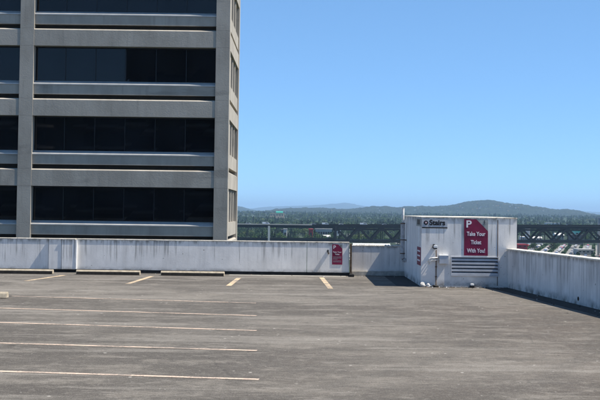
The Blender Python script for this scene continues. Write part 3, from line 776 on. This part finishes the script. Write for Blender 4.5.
# buildings beyond
def house(name, label, cat, xpx, Y, wpx, ytop_, ybot, wall, roof, kind='flat', depth=14, windows=0):
    a, b = at(xpx - wpx / 2, ytop_, Y), at(xpx + wpx / 2, ytop_, Y); zb_ = at(xpx, ybot, Y).z
    t = thing(name, label, cat, ((a.x + b.x) / 2, Y, zb_)); zt_ = a.z
    hr = (zt_ - zb_) * (.62 if kind == 'gable' else 1)
    m = MB(); m.box(a.x, b.x, Y, Y + depth, zb_ - 3, zb_ + hr); m.build('wall', wall, t)
    if kind == 'gable':
        m = MB(); e = .5; m.prism([(a.x - e, Y - e, zb_ + hr + .02), (a.x - e, Y + depth / 2, zt_), (a.x - e, Y + depth + e, zb_ + hr + .02)], (b.x - a.x + 2 * e, 0, 0)); m.build('roof', roof, t)
    else:
        m = MB(); m.box(a.x - .3, b.x + .3, Y - .3, Y + depth + .3, zb_ + hr + .01, zb_ + hr + .8); m.build('roof', roof, t)
    for i in range(windows):
        m = MB(); xx = lerp(a.x, b.x, (i + .5) / windows); m.box(xx - .9, xx + .9, Y - .06, Y + .05, zb_ + hr * .45, zb_ + hr * .75); m.build('window', 'car_glass', t)
    return t
house('lodge', 'tan building with a teal roof rising above the distant trees', 'building', 277, 2600, 14, 213.6, 217.2, 'house_tan', 'house_tan', depth=20, windows=5)
house('roof_hall', 'small teal roofed hall on top of the tan building', 'building', 279.5, 2612, 6.5, 211.3, 213.9, 'roof_teal', 'roof_teal', 'gable', depth=14)
house('white_tower', 'narrow white tower block seen between the bridge decks', 'building', 285.2, 1000, 3.4, 229.8, 241, 'house_white', 'roof_grey', windows=1)
house('dark_tower', 'narrow black block left of the white tower block between the decks', 'building', 282.3, 1002, 2.2, 230.5, 241, 'roof_dark', 'roof_dark')
house('red_tower', 'narrow red block seen between the bridge decks', 'building', 311, 980, 4.0, 229.8, 241, 'house_red', 'house_red', windows=1)
house('white_shed', 'low white gabled shed between the bridge decks right of the red block', 'building', 327, 960, 6.5, 235.0, 240, 'house_white', 'roof_white', 'gable', windows=2)
house('white_block', 'square white block behind the first truss panel', 'building', 338.8, 980, 4.2, 229.6, 237, 'house_white', 'roof_white', windows=1)
house('grey_hall', 'grey hall with pale windows between the red block and the truss', 'building', 325, 1150, 19, 229.5, 238.5, 'house_grey', 'roof_grey', windows=8)
house('pale_shed', 'pale long roof just above the short wall', 'building', 372, 720, 36, 243.4, 252, 'house_white', 'roof_white', 'gable', windows=6)
house('brick_house', 'small brick house with a red wall behind the truss', 'building', 349, 1100, 4, 234, 240, 'house_brick', 'roof_dark', 'gable', windows=2)
house('cream_house', 'small cream gabled house low behind the truss left of the vent pipe', 'building', 361.5, 1050, 3, 234.6, 240, 'house_white', 'roof_white', 'gable', windows=1)
house('long_shop', 'long low white roofed building at the horizon above the right end of the bridge', 'building', 553, 2200, 14, 223.0, 226, 'house_white', 'roof_white', windows=5)
house('white_spire', 'thin tall white mast building behind the truss right of the stair housing', 'building', 529.3, 1000, 1.4, 229.8, 240, 'house_white', 'roof_white')
house('low_hall', 'low white hall with dark windows behind the truss right of the stair housing', 'building', 532, 1010, 20, 236.4, 240.5, 'house_white', 'roof_white', 'gable', windows=7)
house('teal_block', 'small teal building behind the truss near the right edge', 'building', 578.5, 1000, 5.2, 231.6, 236.8, 'house_teal', 'roof_teal', windows=2)
house('dark_hall', 'dark blue grey hall under the teal building', 'building', 577.5, 990, 11, 235.5, 241, 'roof_dark', 'roof_dark')
house('pale_ramp_house', 'pale building among trees behind the truss left of the teal building', 'building', 560, 1150, 8, 233, 239, 'house_grey', 'roof_white', 'gable', windows=3)
house('red_shed', 'low red shed at the left end of the distant car lot', 'building', 522.5, 880, 10, 245.2, 248, 'house_red', 'house_red', windows=2)
house('lot_kiosk', 'long low white shed with a red end at the right of the distant car lot', 'building', 586, 830, 16, 250.2, 254, 'house_white', 'roof_white', windows=4)

# trees -------------------------------------------------------------
def leaf_cloud(rs, kind, n, size):
    """returns verts (n*4,3) of leaf clump quads for a tree of height about 1"""
    c = []
    if kind == 'conifer':
        for _ in range(n):
            h = rs.uniform(.08, 1.0) ; rad = .24 * (1.03 - h) ** .85 * (.75 + .35 * ((h * 9) % 1)); a = rs.uniform(0, 6.283); q = rad * math.sqrt(rs.uniform(.25, 1))
            c.append((q * math.cos(a), q * math.sin(a), h))
    else:
        lobes = []
        for i in range(9):
            a = rs.uniform(0, 6.283); q = rs.uniform(.05, .27); lobes.append((q * math.cos(a), q * math.sin(a), rs.uniform(.38, .80), rs.uniform(.13, .23)))
        for _ in range(n):
            L = rs.choice(lobes); d = Vector((rs.gauss(0, 1), rs.gauss(0, 1), rs.gauss(0, 1))).normalized() * L[3] * rs.uniform(.65, 1.08)
            c.append((L[0] + d.x, L[1] + d.y, L[2] + d.z * .85))
    V = []
    for p in c:
        a = Vector((rs.gauss(0, 1), rs.gauss(0, 1), rs.gauss(0, 1) * .6)).normalized(); b = a.cross(Vector((rs.gauss(0, 1), rs.gauss(0, 1), rs.gauss(0, 1)))).normalized()
        s_ = size * rs.uniform(.6, 1.3); P = Vector(p)
        V += [P - a * s_, P - b * s_ * .7, P + a * s_, P + b * s_ * .7]
    return np.array([tuple(v) for v in V])
def np_mesh(name, V, mats, midx=None):
    n = len(V) // 4
    me = bpy.data.meshes.new(name); me.vertices.add(n * 4); me.vertices.foreach_set('co', V.astype(np.float32).ravel())
    me.loops.add(n * 4); me.loops.foreach_set('vertex_index', np.arange(n * 4, dtype=np.int32))
    me.polygons.add(n); me.polygons.foreach_set('loop_start', np.arange(0, n * 4, 4, dtype=np.int32)); me.polygons.foreach_set('loop_total', np.full(n, 4, dtype=np.int32))
    for m_ in mats: me.materials.append(M[m_])
    if midx is not None: me.polygons.foreach_set('material_index', midx.astype(np.int32))
    me.update(calc_edges=True); return me
rs = random.Random(5)
KIND = {'conifer_tree': ('conifer', 'leaf_conifer', 'dark pointed conifer among the trees seen behind the bridge'),
        'broadleaf_tree': ('broad', 'leaf_mid', 'dark green round crowned tree behind the bridge'),
        'leafy_tree': ('broad', 'leaf_bright', 'fresh green round crowned tree behind the bridge'),
        'pale_tree': ('broad', 'leaf_pale', 'pale yellow green tree behind the bridge')}
crown = {}; trunk = {}
for nm, (k, mt, lb) in KIND.items():
    for v_ in range(2):
        crown[nm, v_] = np_mesh('crown', leaf_cloud(rs, k, 900, .026 if k == 'conifer' else .034), [mt])
    mb_ = MB(); mb_.tube([(0, 0, -.02), (0.005, 0, .35), (0, .005, .8)], [.022, .014, .004], 6)
    if k != 'conifer':
        for a in range(4):
            mb_.tube([(0, 0, .3), (.16 * math.cos(a * 1.6), .16 * math.sin(a * 1.6), .58)], [.011, .004], 5)
    tmp = mb_.build('trunk', 'bark'); trunk[nm] = tmp.data; bpy.data.objects.remove(tmp)
def add_tree(nm, x, y, z, h, wf):
    t = bpy.data.objects.new(nm, None); COL.objects.link(t); t.location = (x, y, z); t.rotation_euler.z = rs.uniform(0, 6); t.scale = (h * wf, h * wf, h); t.empty_display_size = 1
    tag(t, KIND[nm][2], 'tree', 'trees behind the bridge')
    for n_, me in (('crown', crown[nm, rs.randint(0, 1)]), ('trunk', trunk[nm])):
        o = bpy.data.objects.new(n_, me); COL.objects.link(o); o.parent = t
rs = random.Random(21)
for i in range(290):
    Y = rs.uniform(860, 1350); x = (rs.uniform(-.062, .285) if i < 170 else rs.uniform(-.062, .10)) * Y
    if 90 < x < 330 and Y < 1100: 
        if rs.random() < .8: continue
    nm = rs.choices(list(KIND), (.28, .34, .26, .12))[0]
    if abs(at(300, 240, Y).x - x) > 1e9: continue
    h = rs.uniform(7, 12) * (1.2 if nm == 'conifer_tree' else 1)
    add_tree(nm, x, Y, GZ, h, rs.uniform(.85, 1.25))
# hedge strips in the lot
hv = []
for b_, d_ in hedges:
    for k in range(210):
        p = b_ + d_ * (k * 1.7 + rs.uniform(-1, 1))
        if not (95 < p.x < 328 and p.y < 1085): continue
        c_ = leaf_cloud(rs, 'broad', 14, .2) * rs.uniform(2.0, 3.8); hv.append(c_ + np.array([p.x, p.y, GZ - .8]))
hm = np_mesh('hedge_strips', np.concatenate(hv), ['leaf_mid']); o = bpy.data.objects.new('hedge_strips', hm); COL.objects.link(o)
tag(o, 'low green planting strips between the slanting rows of the distant lot', 'planting', kind='stuff')
# the far wood: one mass of thousands of trees
low = {('conifer', i): leaf_cloud(rs, 'conifer', 170, .05) for i in range(3)}
low.update({('broad', i): leaf_cloud(rs, 'broad', 190, .06) for i in range(4)})
chunks, mids = [], []
nt_ = 0
while nt_ < 3400:
    u = rs.random(); Y = 1350 + 3900 * u ** 1.35; x = rs.uniform(-.07, .29) * Y
    dens = noise.noise(Vector((x * .004, Y * .004, 0)))
    if dens < -.28: continue
    k = 'conifer' if rs.random() < .2 + dens * .4 else 'broad'
    h = rs.uniform(8, 13.5) * (1.25 if k == 'conifer' else 1)
    wv = low[k, rs.randint(0, 2)]; a = rs.uniform(0, 6.28); ca, sa = math.cos(a), math.sin(a)
    ws = h * rs.uniform(.9, 1.4)
    V = np.stack([(wv[:, 0] * ca - wv[:, 1] * sa) * ws + x, (wv[:, 0] * sa + wv[:, 1] * ca) * ws + Y, wv[:, 2] * h + rise(Y)], 1)
    chunks.append(V); mi = 2 if k == 'conifer' else rs.choices((0, 1, 3), (.5, .36, .14))[0]; mids.append(np.full(len(wv) // 4, mi)); nt_ += 1
me = np_mesh('far_wood', np.concatenate(chunks), ['leaf_mid', 'leaf_bright', 'leaf_conifer', 'leaf_pale'], np.concatenate(mids))
o = bpy.data.objects.new('far_wood', me); COL.objects.link(o)
tag(o, 'mass of far off city trees stretching from the bridge to the hills', 'wood', kind='stuff')

# hills ---------------------------------------------------------------
def hill(name, prof, Rc, depth, base, rough, nr=26, na=420, mat='hill_forest'):
    xs_ = [p[0] for p in prof]; x0_, x1_ = xs_[0], xs_[-1]
    m = MB(); rows = []
    for j in range(nr):
        s_ = j / (nr - 1); r_ = Rc + (s_ - .5) * depth; row = []
        for i in range(na):
            xp = lerp(x0_, x1_, i / (na - 1)); yp = float(np.interp(xp, xs_, [p[1] for p in prof]))
            top = at(xp, yp, Rc); f = math.sin(math.pi * s_) ** 1.1
            X = top.x * r_ / Rc
            nz = noise.fractal(Vector((X * .0012, r_ * .0012, 3.1)), .8, 2.1, 5); nb = noise.noise(Vector((X * .02, r_ * .02, 1)))
            z = base + (top.z - base) * f * (1 + .22 * nz * (1 - abs(s_ - .5) * 0) * (abs(s_ - .5) > .06)) + rough * nb * (f > .05) + rough * .7 * noise.noise(Vector((X * .07, r_ * .07, 5)))
            row.append(m.bm.verts.new((X, r_, z)))
        rows.append(row)
    for a, b in zip(rows, rows[1:]):
        for i in range(na - 1): m._f([a[i], a[i + 1], b[i + 1], b[i]])
    return tag(m.build(name, mat), kind='structure')
hill('hill', [(200, 214), (262, 211.5), (275, 209.5), (287, 208.3), (301, 208.2), (320, 208.0), (335, 208.8), (345, 209.6), (361, 208.5), (370, 207.2), (389, 207.2), (398, 208.2), (408, 207), (430, 206.6), (447, 206), (456, 204),
              (465, 201.8), (472, 201.3), (480, 200.4), (489, 200.0), (497, 201), (505, 202.9), (520, 204.2), (530, 205.6), (545, 207.7), (557, 210), (568, 209.2), (580, 210.9), (592, 214), (610, 217), (700, 219)], 6200, 2600, -10, 5.5)
hill('hill', [(60, 214), (150, 206), (200, 204.5), (225, 205), (238, 206.3), (243, 207.2), (251, 209.6), (262, 212), (280, 214)], 9500, 2500, -10, 5, na=260)
hill('mountain_range', [(-100, 207), (180, 208), (235, 209), (252, 208.6), (264, 207.0), (286, 206.2), (305, 206), (322, 205), (336, 203.8), (346, 203.3), (353, 204.5), (363, 206.3), (385, 208), (450, 209.5), (560, 211.5), (585, 211.4), (596, 212.0), (640, 212), (800, 214)], 21000, 4000, -10, 10, na=300)
# houses on the hill slopes
rs = random.Random(8); hv = []
m = MB()
for k in range(70):
    xp = rs.choice([rs.gauss(505, 22), rs.gauss(470, 25), rs.uniform(290, 590)]); yp = rs.uniform(206, 213.5)
    r_ = rs.uniform(5150, 5700); s_ = (r_ - 6200) / 2600 + .5
    if not 290 < xp < 590: continue
    profy = float(np.interp(xp, [290, 345, 389, 447, 465, 480, 500, 530, 557, 592], [208, 209.6, 207, 206, 202, 200.4, 202, 205.6, 210, 214])); top = at(xp, profy, 6200)
    X = top.x * r_ / 6200; f = math.sin(math.pi * s_) ** 1.1
    z = -10 + (top.z + 10) * f * (1 + .22 * noise.fractal(Vector((X * .0012, r_ * .0012, 3.1)), .8, 2.1, 5))
    w_ = rs.uniform(4, 8); m.mi = rs.randint(0, 2); m.box(X - w_ / 2, X + w_ / 2, r_ - 5, r_ + 5, z - 3, z + rs.uniform(3, 5))
o = m.build('hillside_houses', ['house_white', 'house_tan', 'house_grey']); tag(o, 'tiny pale houses scattered over the far wooded hill', 'houses', kind='stuff')

# haze ------------------------------------------------------------------
g = bpy.data.materials.new('haze_air'); g.use_nodes = True; g.node_tree.nodes.clear()
pv = g.node_tree.nodes.new('ShaderNodeVolumePrincipled'); mo = g.node_tree.nodes.new('ShaderNodeOutputMaterial')
pv.inputs['Color'].default_value = (.46, .71, 1, 1); pv.inputs['Density'].default_value = .00007; pv.inputs['Anisotropy'].default_value = 0.0
g.node_tree.links.new(pv.outputs[0], mo.inputs['Volume']); M['haze_air'] = g
m = MB(); m.box(-17000, 17000, -3100, 46000, -31, 230); o = m.build('haze', 'haze_air'); o['kind'] = 'stuff'; tag(o, 'pale blue summer haze over the far hills', 'haze')
